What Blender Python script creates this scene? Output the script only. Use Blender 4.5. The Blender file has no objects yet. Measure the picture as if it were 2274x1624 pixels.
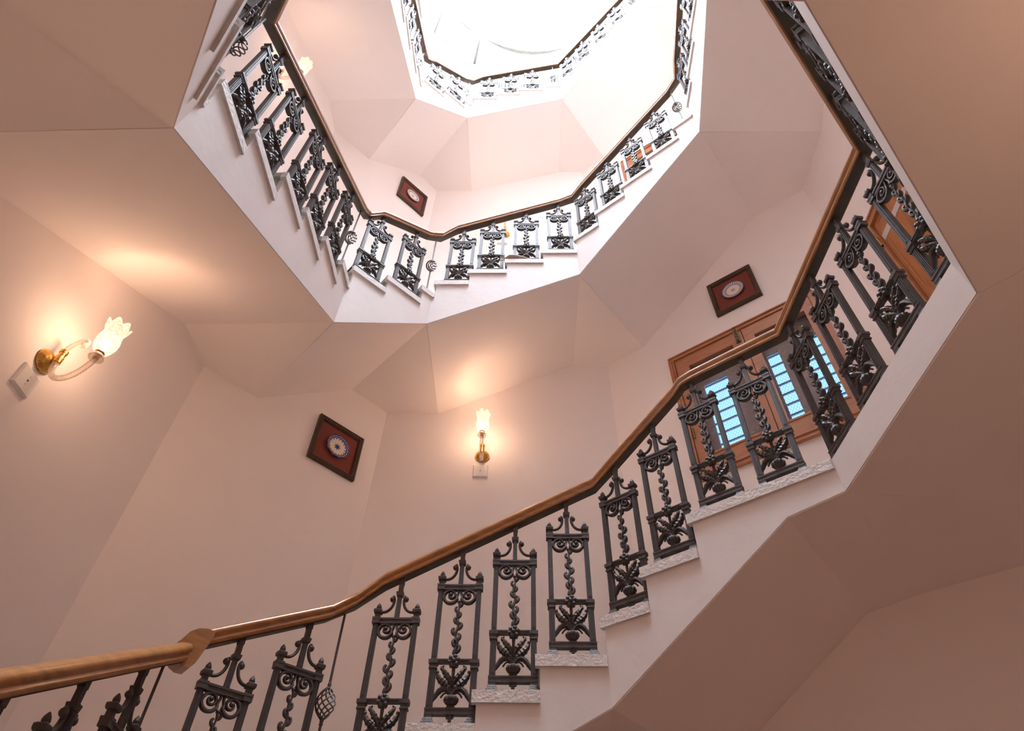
import bpy, math, random
from mathutils import Vector, Matrix
random.seed(7)
PI = math.pi
C = bpy.context.scene.collection
ZO = 1.55                                   # eye height above the lower landing floor

# ------------------------------------------------------------------ camera
cam_d = bpy.data.cameras.new('camera'); cam = bpy.data.objects.new('camera', cam_d); C.objects.link(cam)
cam_d.sensor_width = 36.0; cam_d.lens = 1465.36 / 2274 * 36.0
cam_d.clip_start = 0.02
Rr, Ru, Rf = Vector((0.9996, -0.021, 0.0187)), Vector((-0.02812, -0.74644, 0.66485)), Vector((0, 0.66512, 0.74674))
cam.matrix_world = Matrix(((Rr.x, Ru.x, -Rf.x, 0), (Rr.y, Ru.y, -Rf.y, 0), (Rr.z, Ru.z, -Rf.z, ZO), (0, 0, 0, 1)))
bpy.context.scene.camera = cam

# ------------------------------------------------------------------ light and exposure
world = bpy.data.worlds.new('world'); bpy.context.scene.world = world; world.use_nodes = True
wb = world.node_tree.nodes['Background']; wb.inputs[0].default_value = (0.80, 0.82, 1.0, 1); wb.inputs[1].default_value = 1.5
vs = bpy.context.scene.view_settings
vs.view_transform = 'Standard'; vs.look = 'None'; vs.gamma = 1; vs.use_curve_mapping = False; vs.exposure = 0.97
cy = bpy.context.scene.cycles
cy.max_bounces = 18; cy.diffuse_bounces = 17; cy.glossy_bounces = 3; cy.transparent_max_bounces = 10; cy.use_adaptive_sampling = True; cy.adaptive_threshold = 0.05; cy.use_denoising = True; cy.use_light_tree = False; cy.caustics_reflective = False; cy.caustics_refractive = False
SKY_EMIT = 30.0
LAMP_W = 6.2
LAMP_COL = (1.0, 0.60, 0.37)

# ------------------------------------------------------------------ materials
def nodes_of(name):
    m = bpy.data.materials.new(name); m.use_nodes = True
    nt = m.node_tree
    return m, nt, nt.nodes['Principled BSDF']
def mat(name, col, rough=0.6, metal=0.0, var=0.0, vscale=6.0, bump=0.0, bscale=40.0, stretch=None, coat=0.0, dark=None, spec=None):
    m, nt, b = nodes_of(name)
    b.inputs['Roughness'].default_value = rough; b.inputs['Metallic'].default_value = metal
    if coat: b.inputs['Coat Weight'].default_value = coat; b.inputs['Coat Roughness'].default_value = 0.12
    if spec is not None: b.inputs['Specular IOR Level'].default_value = spec
    tc = nt.nodes.new('ShaderNodeTexCoord')
    src = tc.outputs['Object']
    if stretch:
        mp = nt.nodes.new('ShaderNodeMapping'); mp.inputs['Scale'].default_value = stretch
        nt.links.new(src, mp.inputs[0]); src = mp.outputs[0]
    if var or dark:
        n = nt.nodes.new('ShaderNodeTexNoise'); n.inputs['Scale'].default_value = vscale; n.inputs['Detail'].default_value = 6; n.inputs['Roughness'].default_value = 0.6
        nt.links.new(src, n.inputs[0])
        r = nt.nodes.new('ShaderNodeValToRGB'); nt.links.new(n.outputs[0], r.inputs[0])
        lo = dark or tuple(c * (1 - var) for c in col)
        r.color_ramp.elements[0].position = 0.3; r.color_ramp.elements[0].color = (*lo, 1)
        r.color_ramp.elements[1].position = 0.7; r.color_ramp.elements[1].color = (*col, 1)
        nt.links.new(r.outputs[0], b.inputs['Base Color'])
    else:
        b.inputs['Base Color'].default_value = (*col, 1)
    if bump:
        n2 = nt.nodes.new('ShaderNodeTexNoise'); n2.inputs['Scale'].default_value = bscale; n2.inputs['Detail'].default_value = 4
        nt.links.new(src, n2.inputs[0])
        bp = nt.nodes.new('ShaderNodeBump'); bp.inputs['Strength'].default_value = bump; bp.inputs['Distance'].default_value = 0.01
        nt.links.new(n2.outputs[0], bp.inputs['Height']); nt.links.new(bp.outputs[0], b.inputs['Normal'])
    return m
def emit(name, col, strength, transp=0.0):
    m = bpy.data.materials.new(name); m.use_nodes = True; nt = m.node_tree
    nt.nodes.remove(nt.nodes['Principled BSDF']); out = nt.nodes['Material Output']
    e = nt.nodes.new('ShaderNodeEmission'); e.inputs[0].default_value = (*col, 1); e.inputs[1].default_value = strength
    if transp:
        t = nt.nodes.new('ShaderNodeBsdfTransparent'); mx = nt.nodes.new('ShaderNodeMixShader'); mx.inputs[0].default_value = transp
        nt.links.new(e.outputs[0], mx.inputs[1]); nt.links.new(t.outputs[0], mx.inputs[2]); nt.links.new(mx.outputs[0], out.inputs[0])
    else: nt.links.new(e.outputs[0], out.inputs[0])
    return m
M = {}
M['plaster'] = mat('wall_plaster', (0.93, 0.862, 0.835), 0.75, var=0.03, vscale=1.6, bump=0.10, bscale=9)
M['white'] = mat('stringer_paint', (0.77, 0.70, 0.665), 0.6, var=0.06, vscale=5, bump=0.12, bscale=22)
M['edge'] = mat('tread_end_paint', (0.75, 0.69, 0.65), 0.6, var=0.18, vscale=30, bump=0.5, bscale=60)
M['stone'] = mat('tread_stone', (0.46, 0.44, 0.37), 0.7, var=0.3, vscale=12, bump=0.2, bscale=60)
M['iron'] = mat('cast_iron', (0.078, 0.058, 0.053), 0.52, 0.12, var=0.35, vscale=25, bump=0.25, bscale=120)
M['strip'] = mat('iron_strip', (0.035, 0.03, 0.03), 0.55, 0.2, dark=(0.10, 0.055, 0.025), vscale=9)
M['rail'] = mat('handrail_wood', (0.46, 0.19, 0.048), 0.30, var=0.45, vscale=9, stretch=(1, 1, 5), coat=0.5)
M['wood'] = mat('window_wood', (0.52, 0.215, 0.095), 0.45, var=0.3, vscale=7, stretch=(1, 1, 4), coat=0.15)
M['door'] = mat('door_wood', (0.52, 0.185, 0.045), 0.45, var=0.45, vscale=5, stretch=(6, 6, 0.7), coat=0.15)
M['brass'] = mat('brass', (0.85, 0.48, 0.12), 0.25, 1.0, var=0.35, vscale=40, bump=0.5, bscale=60)
M['oldbrass'] = mat('old_brass', (0.22, 0.17, 0.09), 0.45, 0.8)
M['plastic'] = mat('box_plastic', (0.80, 0.78, 0.76), 0.35)
M['dark'] = mat('dark_hole', (0.02, 0.02, 0.02), 0.7)
M['frame'] = mat('picture_frame_wood', (0.085, 0.042, 0.022), 0.5, var=0.45, vscale=60, bump=0.6, bscale=130)
M['gilt'] = mat('frame_beading', (0.24, 0.14, 0.075), 0.45, 0.2)
M['felt'] = mat('red_mount', (0.24, 0.058, 0.042), 0.9, var=0.12, vscale=50)
M['steel'] = mat('steel_strip', (0.62, 0.56, 0.53), 0.4, 0.3)
M['mesh'] = mat('mesh_wire', (0.42, 0.38, 0.36), 0.5, 0.4)
M['board'] = mat('grey_board', (0.42, 0.36, 0.35), 0.8, var=0.15)
M['bar'] = mat('grille_bar', (0.25, 0.28, 0.36), 0.6)
M['floor'] = mat('floor_stone', (0.20, 0.12, 0.085), 0.5, var=0.2, vscale=4)
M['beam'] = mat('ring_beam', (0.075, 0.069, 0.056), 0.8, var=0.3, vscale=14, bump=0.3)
M['rag'] = mat('dry_fibre', (0.42, 0.33, 0.26), 0.9, var=0.3, vscale=60)
M['sky_dome'] = emit('skylight_daylight', (0.76, 0.86, 1.0), SKY_EMIT)
M['pane'] = emit('daylit_pane', (0.26, 0.56, 1.0), 1.1)
M['shade'] = emit('lamp_shade_glass', (1.0, 0.80, 0.52), 0.75, 0.42)
nt_ = M['shade'].node_tree; em_ = [n for n in nt_.nodes if n.type == 'EMISSION'][0]
tc_ = nt_.nodes.new('ShaderNodeTexCoord'); vo_ = nt_.nodes.new('ShaderNodeTexVoronoi'); vo_.inputs['Scale'].default_value = 75
mr_ = nt_.nodes.new('ShaderNodeMapRange'); mr_.inputs['From Max'].default_value = 0.7; mr_.inputs['To Min'].default_value = 0.45; mr_.inputs['To Max'].default_value = 1.1
nt_.links.new(tc_.outputs['Object'], vo_.inputs['Vector']); nt_.links.new(vo_.outputs['Distance'], mr_.inputs['Value']); nt_.links.new(mr_.outputs[0], em_.inputs[1])
M['bulb'] = emit('bulb_glow', (1.0, 0.86, 0.62), 5.0)
def glass():
    m = bpy.data.materials.new('clear_glass'); m.use_nodes = True; nt = m.node_tree
    b = nt.nodes['Principled BSDF']; out = nt.nodes['Material Output']
    b.inputs['Base Color'].default_value = (0.9, 0.8, 0.72, 1); b.inputs['Roughness'].default_value = 0.08
    t = nt.nodes.new('ShaderNodeBsdfTransparent'); t.inputs[0].default_value = (0.95, 0.9, 0.86, 1)
    lw = nt.nodes.new('ShaderNodeLayerWeight'); lw.inputs[0].default_value = 0.45
    mx = nt.nodes.new('ShaderNodeMixShader')
    nt.links.new(lw.outputs['Facing'], mx.inputs[0]); nt.links.new(t.outputs[0], mx.inputs[1]); nt.links.new(b.outputs[0], mx.inputs[2])
    nt.links.new(mx.outputs[0], out.inputs[0])
    return m
M['glass'] = glass()
for k_ in ('shade', 'bulb', 'pane'): M[k_].cycles.emission_sampling = 'NONE'
def net_mat():
    m = bpy.data.materials.new('bird_net'); m.use_nodes = True; nt = m.node_tree
    b = nt.nodes['Principled BSDF']; out = nt.nodes['Material Output']
    b.inputs['Base Color'].default_value = (0.085, 0.078, 0.068, 1); b.inputs['Roughness'].default_value = 0.8
    tc = nt.nodes.new('ShaderNodeTexCoord'); facs = []
    for sc, ax in ((14, 'X'), (12, 'Z')):
        w = nt.nodes.new('ShaderNodeTexWave'); w.inputs['Scale'].default_value = sc / 2; w.bands_direction = ax
        w.inputs['Distortion'].default_value = 0.6; w.inputs['Detail'].default_value = 0
        nt.links.new(tc.outputs['Object'], w.inputs[0])
        g = nt.nodes.new('ShaderNodeMath'); g.operation = 'GREATER_THAN'; g.inputs[1].default_value = 0.55
        nt.links.new(w.outputs['Fac'], g.inputs[0]); facs.append(g)
    mx = nt.nodes.new('ShaderNodeMath'); mx.operation = 'MAXIMUM'
    nt.links.new(facs[0].outputs[0], mx.inputs[0]); nt.links.new(facs[1].outputs[0], mx.inputs[1])
    t = nt.nodes.new('ShaderNodeBsdfTransparent'); ms = nt.nodes.new('ShaderNodeMixShader')
    nt.links.new(mx.outputs[0], ms.inputs[0]); nt.links.new(t.outputs[0], ms.inputs[1]); nt.links.new(b.outputs[0], ms.inputs[2]); nt.links.new(ms.outputs[0], out.inputs[0])
    return m
M['net'] = net_mat()
def plate_mat(kind):
    """Blue and white glazed plate: pattern from radius and angle in the plate's own plane (object x, z)."""
    m, nt, b = nodes_of('plate_' + kind)
    b.inputs['Roughness'].default_value = 0.12
    L = nt.links.new
    def math_(op, a, c=None):
        n = nt.nodes.new('ShaderNodeMath'); n.operation = op
        for i, v in enumerate((a, c)):
            if v is None: continue
            if isinstance(v, (int, float)): n.inputs[i].default_value = v
            else: L(v, n.inputs[i])
        return n.outputs[0]
    tc = nt.nodes.new('ShaderNodeTexCoord'); sp = nt.nodes.new('ShaderNodeSeparateXYZ'); L(tc.outputs['Object'], sp.inputs[0])
    x, z = sp.outputs[0], sp.outputs[2]
    r = math_('SQRT', math_('ADD', math_('MULTIPLY', x, x), math_('MULTIPLY', z, z)))
    a = math_('ARCTAN2', z, x)
    def tri(n): return math_('ABSOLUTE', math_('SINE', math_('MULTIPLY', a, n / 2)))
    if kind == 'star':
        rim = math_('GREATER_THAN', math_('ADD', r, math_('MULTIPLY', tri(16), -0.016)), 0.060)
        lace = math_('LESS_THAN', math_('SINE', math_('ADD', math_('MULTIPLY', r, 420), math_('MULTIPLY', tri(16), 2.5))), 0.80)
        rim = math_('MULTIPLY', rim, lace)
        mid = math_('LESS_THAN', math_('ADD', r, math_('MULTIPLY', tri(8), 0.018)), 0.034)
    else:
        rim = math_('GREATER_THAN', r, 0.062)
        lace = math_('LESS_THAN', math_('MULTIPLY', tri(28), math_('SINE', math_('MULTIPLY', math_('ADD', r, -0.062), 85))), 0.62)
        rim = math_('MULTIPLY', rim, lace)
        mid = math_('MULTIPLY', math_('LESS_THAN', r, 0.019), math_('LESS_THAN', math_('SINE', math_('MULTIPLY', r, 900)), 0.45))
    f = math_('MAXIMUM', rim, mid)
    mx = nt.nodes.new('ShaderNodeMix'); mx.data_type = 'RGBA'
    mx.inputs['A'].default_value = (0.74, 0.66, 0.55, 1)
    mx.inputs['B'].default_value = (0.03, 0.045, 0.20, 1) if kind == 'star' else (0.22, 0.24, 0.38, 1)
    L(f, mx.inputs['Factor']); L(mx.outputs['Result'], b.inputs['Base Color'])
    return m
M['plate_star'] = plate_mat('star'); M['plate_round'] = plate_mat('round')

# ------------------------------------------------------------------ mesh helpers
class MB:
    def __init__(s): s.v = []; s.f = []
    def add(s, vs, fs):
        o = len(s.v); s.v += [tuple(p) for p in vs]; s.f += [tuple(i + o for i in f) for f in fs]; return s
    def box(s, a, b):
        (x0, y0, z0), (x1, y1, z1) = a, b
        return s.add([(x0,y0,z0),(x1,y0,z0),(x1,y1,z0),(x0,y1,z0),(x0,y0,z1),(x1,y0,z1),(x1,y1,z1),(x0,y1,z1)],
                     [(3,2,1,0),(4,5,6,7),(0,1,5,4),(1,2,6,5),(2,3,7,6),(3,0,4,7)])
    def frustum(s, cx, cy, levels):
        """square stack: levels [(z, half_x, half_y)]"""
        vs = []; fs = []
        for z, hx, hy in levels: vs += [(cx-hx,cy-hy,z),(cx+hx,cy-hy,z),(cx+hx,cy+hy,z),(cx-hx,cy+hy,z)]
        n = len(levels)
        for i in range(n-1):
            for k in range(4): a = i*4+k; b = i*4+(k+1)%4; fs.append((a, b, b+4, a+4))
        fs.append((3,2,1,0)); o = (n-1)*4; fs.append((o,o+1,o+2,o+3))
        return s.add(vs, fs)
    def lathe(s, prof, n=12, c=(0,0,0), axis='z', lobes=0, lobe=0.0):
        """prof [(r, h)]"""
        vs = []; fs = []
        for r, h in prof:
            for k in range(n):
                a = 2*PI*k/n; rr = r*(1+lobe*math.cos(lobes*a)) if lobes else r
                x, y = rr*math.cos(a), rr*math.sin(a)
                vs.append((c[0]+x, c[1]+y, c[2]+h) if axis == 'z' else (c[0]+x, c[1]-h, c[2]+y))
        m = len(prof)
        for i in range(m-1):
            for k in range(n):
                q = (i*n+k, i*n+(k+1)%n, (i+1)*n+(k+1)%n, (i+1)*n+k); fs.append(q)
        fs.append(tuple(reversed(range(n)))); fs.append(tuple(range((m-1)*n, m*n)))
        return s.add(vs, fs)
    def flat_tube(s, pts, rad, n=6, fy=1.0, y=0.0):
        """tube along a curve [(x, z)] in a plane of constant y"""
        vs = []; fs = []; m = len(pts)
        for i, (x, z) in enumerate(pts):
            p, q = pts[max(i-1,0)], pts[min(i+1,m-1)]
            tx, tz = q[0]-p[0], q[1]-p[1]; l = math.hypot(tx, tz) or 1; nx, nz = -tz/l, tx/l
            r = rad[i] if isinstance(rad, (list, tuple)) else rad
            for k in range(n):
                a = 2*PI*k/n; vs.append((x+nx*r*math.cos(a), y+r*fy*math.sin(a), z+nz*r*math.cos(a)))
        for i in range(m-1):
            for k in range(n): fs.append((i*n+k, i*n+(k+1)%n, (i+1)*n+(k+1)%n, (i+1)*n+k))
        fs.append(tuple(reversed(range(n)))); fs.append(tuple(range((m-1)*n, m*n)))
        return s.add(vs, fs)
    def tube(s, pts, rad, n=6):
        P = [Vector(p) for p in pts]; m = len(P); vs = []; fs = []; ref = None
        for i, p in enumerate(P):
            t = (P[min(i+1,m-1)]-P[max(i-1,0)]).normalized()
            if ref is None: ref = t.orthogonal().normalized()
            ref = (ref - t*ref.dot(t)); ref = ref.normalized() if ref.length > 1e-6 else t.orthogonal().normalized()
            b = t.cross(ref); r = rad[i] if isinstance(rad, (list, tuple)) else rad
            for k in range(n): a = 2*PI*k/n; vs.append(tuple(p+ref*r*math.cos(a)+b*r*math.sin(a)))
        for i in range(m-1):
            for k in range(n): fs.append((i*n+k, i*n+(k+1)%n, (i+1)*n+(k+1)%n, (i+1)*n+k))
        fs.append(tuple(reversed(range(n)))); fs.append(tuple(range((m-1)*n, m*n)))
        return s.add(vs, fs)
    def ball(s, c, r, n=8, m=5, sy=1.0):
        vs = [(c[0], c[1], c[2]-r)]; fs = []
        for i in range(1, m):
            t = PI*i/m
            for k in range(n): a = 2*PI*k/n; vs.append((c[0]+r*math.sin(t)*math.cos(a), c[1]+sy*r*math.sin(t)*math.sin(a), c[2]-r*math.cos(t)))
        vs.append((c[0], c[1], c[2]+r)); last = len(vs)-1
        for k in range(n): fs.append((0, 1+(k+1)%n, 1+k)); fs.append((last, last-n+k, last-n+(k+1)%n))
        for i in range(m-2):
            for k in range(n): a = 1+i*n+k; b = 1+i*n+(k+1)%n; fs.append((a, b, b+n, a+n))
        return s.add(vs, fs)
    def prism(s, poly, z0, z1):
        """poly [(x, y)] counter-clockwise; z0, z1 numbers or per-vertex lists"""
        n = len(poly); a = z0 if isinstance(z0, (list, tuple)) else [z0]*n; b = z1 if isinstance(z1, (list, tuple)) else [z1]*n
        vs = [(x,y,a[i]) for i,(x,y) in enumerate(poly)] + [(x,y,b[i]) for i,(x,y) in enumerate(poly)]
        fs = [tuple(reversed(range(n))), tuple(range(n,2*n))] + [(i,(i+1)%n,n+(i+1)%n,n+i) for i in range(n)]
        return s.add(vs, fs)
    def mesh(s, name, m, smooth=False, fix=True):
        me = bpy.data.meshes.new(name); me.from_pydata(s.v, [], s.f)
        if fix:
            import bmesh
            bm = bmesh.new(); bm.from_mesh(me); bmesh.ops.recalc_face_normals(bm, faces=bm.faces); bm.to_mesh(me); bm.free()
        me.materials.append(M[m] if isinstance(m, str) else m)
        if smooth:
            me.polygons.foreach_set('use_smooth', [True]*len(me.polygons))
            if hasattr(me, 'set_sharp_from_angle'): me.set_sharp_from_angle(angle=math.radians(42))
        return me
    def build(s, name, m, parent=None, smooth=False):
        return link(name, s.mesh(name, m, smooth), parent)
def link(name, me, parent=None):
    o = bpy.data.objects.new(name, me); C.objects.link(o)
    if parent is not None:
        o.parent = parent; o.matrix_parent_inverse = WI[parent.name]
    return o
WI = {}                                     # inverse world matrix of roots whose parts are built in world space
def root(name, loc, label, cat, group=None, rz=0.0):
    o = bpy.data.objects.new(name, None); C.objects.link(o); o.location = loc; o.rotation_euler = (0, 0, rz); o.empty_display_size = 0.1
    WI[o.name] = (Matrix.Translation(loc) @ Matrix.Rotation(rz, 4, 'Z')).inverted()
    o['label'] = label; o['category'] = cat
    if group: o['group'] = group
    return o
def local(name, me, parent, loc=(0,0,0), rz=0.0):
    o = bpy.data.objects.new(name, me); C.objects.link(o); o.parent = parent; o.location = loc; o.rotation_euler = (0, 0, rz); return o
def struct(o): o['kind'] = 'structure'; return o

# ------------------------------------------------------------------ plan of the stairwell (metres, camera above the origin)
QP = [dict(AL=(-1.2686,.9881), LB=(-1.2964,2.7578), BC=(-.76,3.1931), CD=(.4971,3.1299), DF=(1.4914,2.3269), FG=(1.5474,1.2556), GH=(.70,.40), HK=(-.74,.39)),
      dict(AL=(-1.2686,.9881), LB=(-1.182,2.7045), BC=(-.67,3.1841), CD=(.5514,3.1416), DF=(1.5824,2.2796), FG=(1.5485,1.2555), GH=(.70,.40), HK=(-.74,.39)),
      dict(AL=(-1.2686,.9881), LB=(-1.1781,2.7416), BC=(-.6452,3.1882), CD=(.5518,3.1474), DF=(1.6111,2.2701), FG=(1.5479,1.2556), GH=(.70,.40), HK=(-.74,.39))]
OUT = dict(AL=(-2.279,.622), LB=(-2.16,3.13), BC=(-1.085,4.19), CD=(.914,4.165), DF=(2.655,2.80), FG=(2.60,.80), GH=(1.12,-.60), HK=(-1.19,-.61))
ENDS = dict(K=('HK','AL'), L=('AL','LB'), B=('LB','BC'), C=('BC','CD'), D=('CD','DF'), F=('DF','FG'), G=('FG','GH'), H=('GH','HK'))
ORDER = 'KLBCDFGH'
class Side:
    def __init__(s, A, B):
        s.A = Vector(A); s.B = Vector(B); d = s.B-s.A; s.len = d.length; s.u = d/s.len; s.n = Vector((-s.u.y, s.u.x)); s.rz = math.atan2(s.u.y, s.u.x)
    def p(s, a, n=0.0): q = s.A + s.u*a + s.n*n; return (q.x, q.y)
    def p3(s, a, n, z): q = s.A + s.u*a + s.n*n; return (q.x, q.y, z)
SIDE = [{k: Side(q[a], q[b]) for k, (a, b) in ENDS.items()} for q in QP]
WALL = {k: Side(OUT[a], OUT[b]) for k, (a, b) in ENDS.items()}
def mitre(s1, s2, off):
    """corner of two sides moved outwards by off"""
    A = s1.B; k = s1.n.x*s2.n.y - s1.n.y*s2.n.x
    c1, c2 = s1.n.dot(A)+off, s2.n.dot(A)+off
    return ((c1*s2.n.y - c2*s1.n.y)/k, (s1.n.x*c2 - s2.n.x*c1)/k)

# ------------------------------------------------------------------ room shell
TOP = 13.52 + ZO
def side_boxes(side, n0, n1, rects):
    mb = MB()
    for a0, a1, z0, z1 in rects:
        if a1-a0 < 1e-4 or z1-z0 < 1e-4: continue
        mb.prism([side.p(a0,n0), side.p(a1,n0), side.p(a1,n1), side.p(a0,n1)], z0, z1)
    return mb
WIN = dict(s0=.59, s1=1.87, z0=3.03+ZO, z1=4.37+ZO)
HOLE = (.63, 1.83, 3.09, 4.33)
UP = 3.97                                    # rise from one landing window to the next
WN = dict(L='left', B='back_left', C='back', D='back_right', F='right', G='front_right', H='front', K='front_left')
for k in ORDER:
    w = WALL[k]; L = w.len; e = 0.10
    if k == 'D':
        a0, a1, h0, h1 = HOLE; h0 += ZO; h1 += ZO
        rects = [(-e*.3, a0, 0, TOP), (a1, L+e*.3, 0, TOP), (a0, a1, 0, h0), (a0, a1, h1, h0+UP), (a0, a1, h1+UP, TOP)]
    else: rects = [(-e*.3, L+e*.3, 0 if k not in 'GK' else 0, TOP)]
    struct(side_boxes(w, 0, .14, rects).build('wall_' + WN[k], 'plaster'))
fl = MB(); fl.prism([OUT[ENDS[k][0]] for k in reversed(ORDER)], -.12, 0.0); struct(fl.build('floor', 'floor'))

# roof: octagonal slab with a round skylight opening, ring beam and daylight dome
DC = (.24, 1.76); DR = 2.16; DZ = 13.5 + ZO
def oct_at(ang):
    """outer octagon radius from the dome centre in a direction"""
    best = 1e9; d = Vector((math.cos(ang), math.sin(ang)))
    for k in ORDER:
        w = WALL[k]; den = w.n.dot(d)
        if den > 1e-6: best = min(best, (w.n.dot(w.A)+.10-w.n.dot(Vector(DC)))/den)
    return best
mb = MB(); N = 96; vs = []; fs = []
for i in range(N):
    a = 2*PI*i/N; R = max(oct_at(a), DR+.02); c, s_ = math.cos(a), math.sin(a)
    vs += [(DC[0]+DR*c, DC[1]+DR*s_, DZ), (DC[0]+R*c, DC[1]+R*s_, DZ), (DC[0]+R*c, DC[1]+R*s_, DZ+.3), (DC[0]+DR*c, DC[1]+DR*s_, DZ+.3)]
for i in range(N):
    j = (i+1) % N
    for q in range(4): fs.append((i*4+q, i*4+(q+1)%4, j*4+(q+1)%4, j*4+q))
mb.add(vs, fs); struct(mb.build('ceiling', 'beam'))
mb = MB(); mb.lathe([(DR+.04, 0), (DR*.97, .10), (DR*.80, .28), (DR*.5, .42), (DR*.2, .48), (.01, .49)], 64, (DC[0], DC[1], DZ+.06))
dome = mb.build('skylight_dome', 'sky_dome', smooth=True); dome['label'] = 'glowing cream round skylight dome at the very top of the stairwell'; dome['category'] = 'skylight'

# ------------------------------------------------------------------ stairs: tables of treads per turn.  (s, tread height) of every baluster
T = []
T.append(dict(  # lower flight, ends in the landing
    L=[(.87,-.22),(1.20,-.04),(1.53,.145)], wLB=.30, B=[(.192,.451),(.488,.623)], wBC=.785, C=[(.203,.944),(.518,1.131),(.805,1.277),(1.098,1.444)],
    D=[(.136,1.637),(.421,1.824),(.719,2.02),(1.039,2.02)], F=[(.075,2.02),(.40,2.02),(.73,2.02),(1.065,2.02)], G=[(.30,2.02),(.64,2.02),(.98,2.02)], H=[],
    bot=dict(AL=-1.05, LB=-.10, BC=.53, CD=1.202, DF=1.835, FG=1.835, GH=1.835, HK=1.835)))
T.append(dict(
    K=[(.19,2.24),(.52,2.46)], wAL=2.68, L=[(.186,2.895),(.477,3.082),(.803,3.307),(1.095,3.465),(1.402,3.661)], wLB=3.87, B=[(.125,4.085),(.46,4.249)], wBC=4.43,
    C=[(.184,4.61),(.453,4.778),(.768,4.938),(1.084,5.094)], D=[(.128,5.309),(.416,5.517),(.712,5.673),(1.021,5.87)], wDF=6.10,
    F=[(.128,6.33),(.399,6.48),(.70,6.65),(1.0,6.82)], G=[(.30,6.82),(.64,6.82),(.98,6.82)], H=[],
    bot=dict(HK=1.835, AL=2.368, LB=3.412, BC=4.033, CD=4.713, DF=5.708, FG=6.29, GH=6.40, HK2=6.40)))
T.append(dict(
    K=[(.45,6.98)], wAL=7.0, L=[(.186,7.075),(.477,7.262),(.803,7.487),(1.095,7.645),(1.402,7.841)], wLB=8.06, B=[(.181,8.278),(.482,8.468)], wBC=8.68,
    C=[(.208,8.899),(.515,9.05),(.822,9.21)], wCD=9.34, D=[(.129,9.50),(.414,9.63),(.711,9.822),(1.016,10.02)], wDF=10.2, F=[(.128,10.38),(.46,10.38),(.80,10.38)], G=[(.30,10.38),(.64,10.38)],
    bot=dict(HK=6.40, AL=6.548, LB=7.595, BC=8.219, CD=8.854, DF=9.869, FG=10.10, GH=10.10)))
SIDES_OF = ['LBCDFGH', 'KLBCDFGH', 'KLBCDFG']
FLIGHT = [('lowest white plastered stair flight sweeping up along the bottom to the landing', 'dark iron and wood railing of the lowest flight across the foreground'),
          ('middle white plastered stair flight, winding one turn above the picture lights', 'iron and wood railing along the middle stair flight'),
          ('topmost white plastered stair flight, bleached bright just under the skylight', 'bleached iron and wood railing of the topmost flight under the skylight')]
WD = 1.08                                    # stair width, reaching just into the wall
OV = .014                                    # tread overhang into the well
stairs = []; rails = []
RISE = .924
def zs(v): return v + ZO
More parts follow.
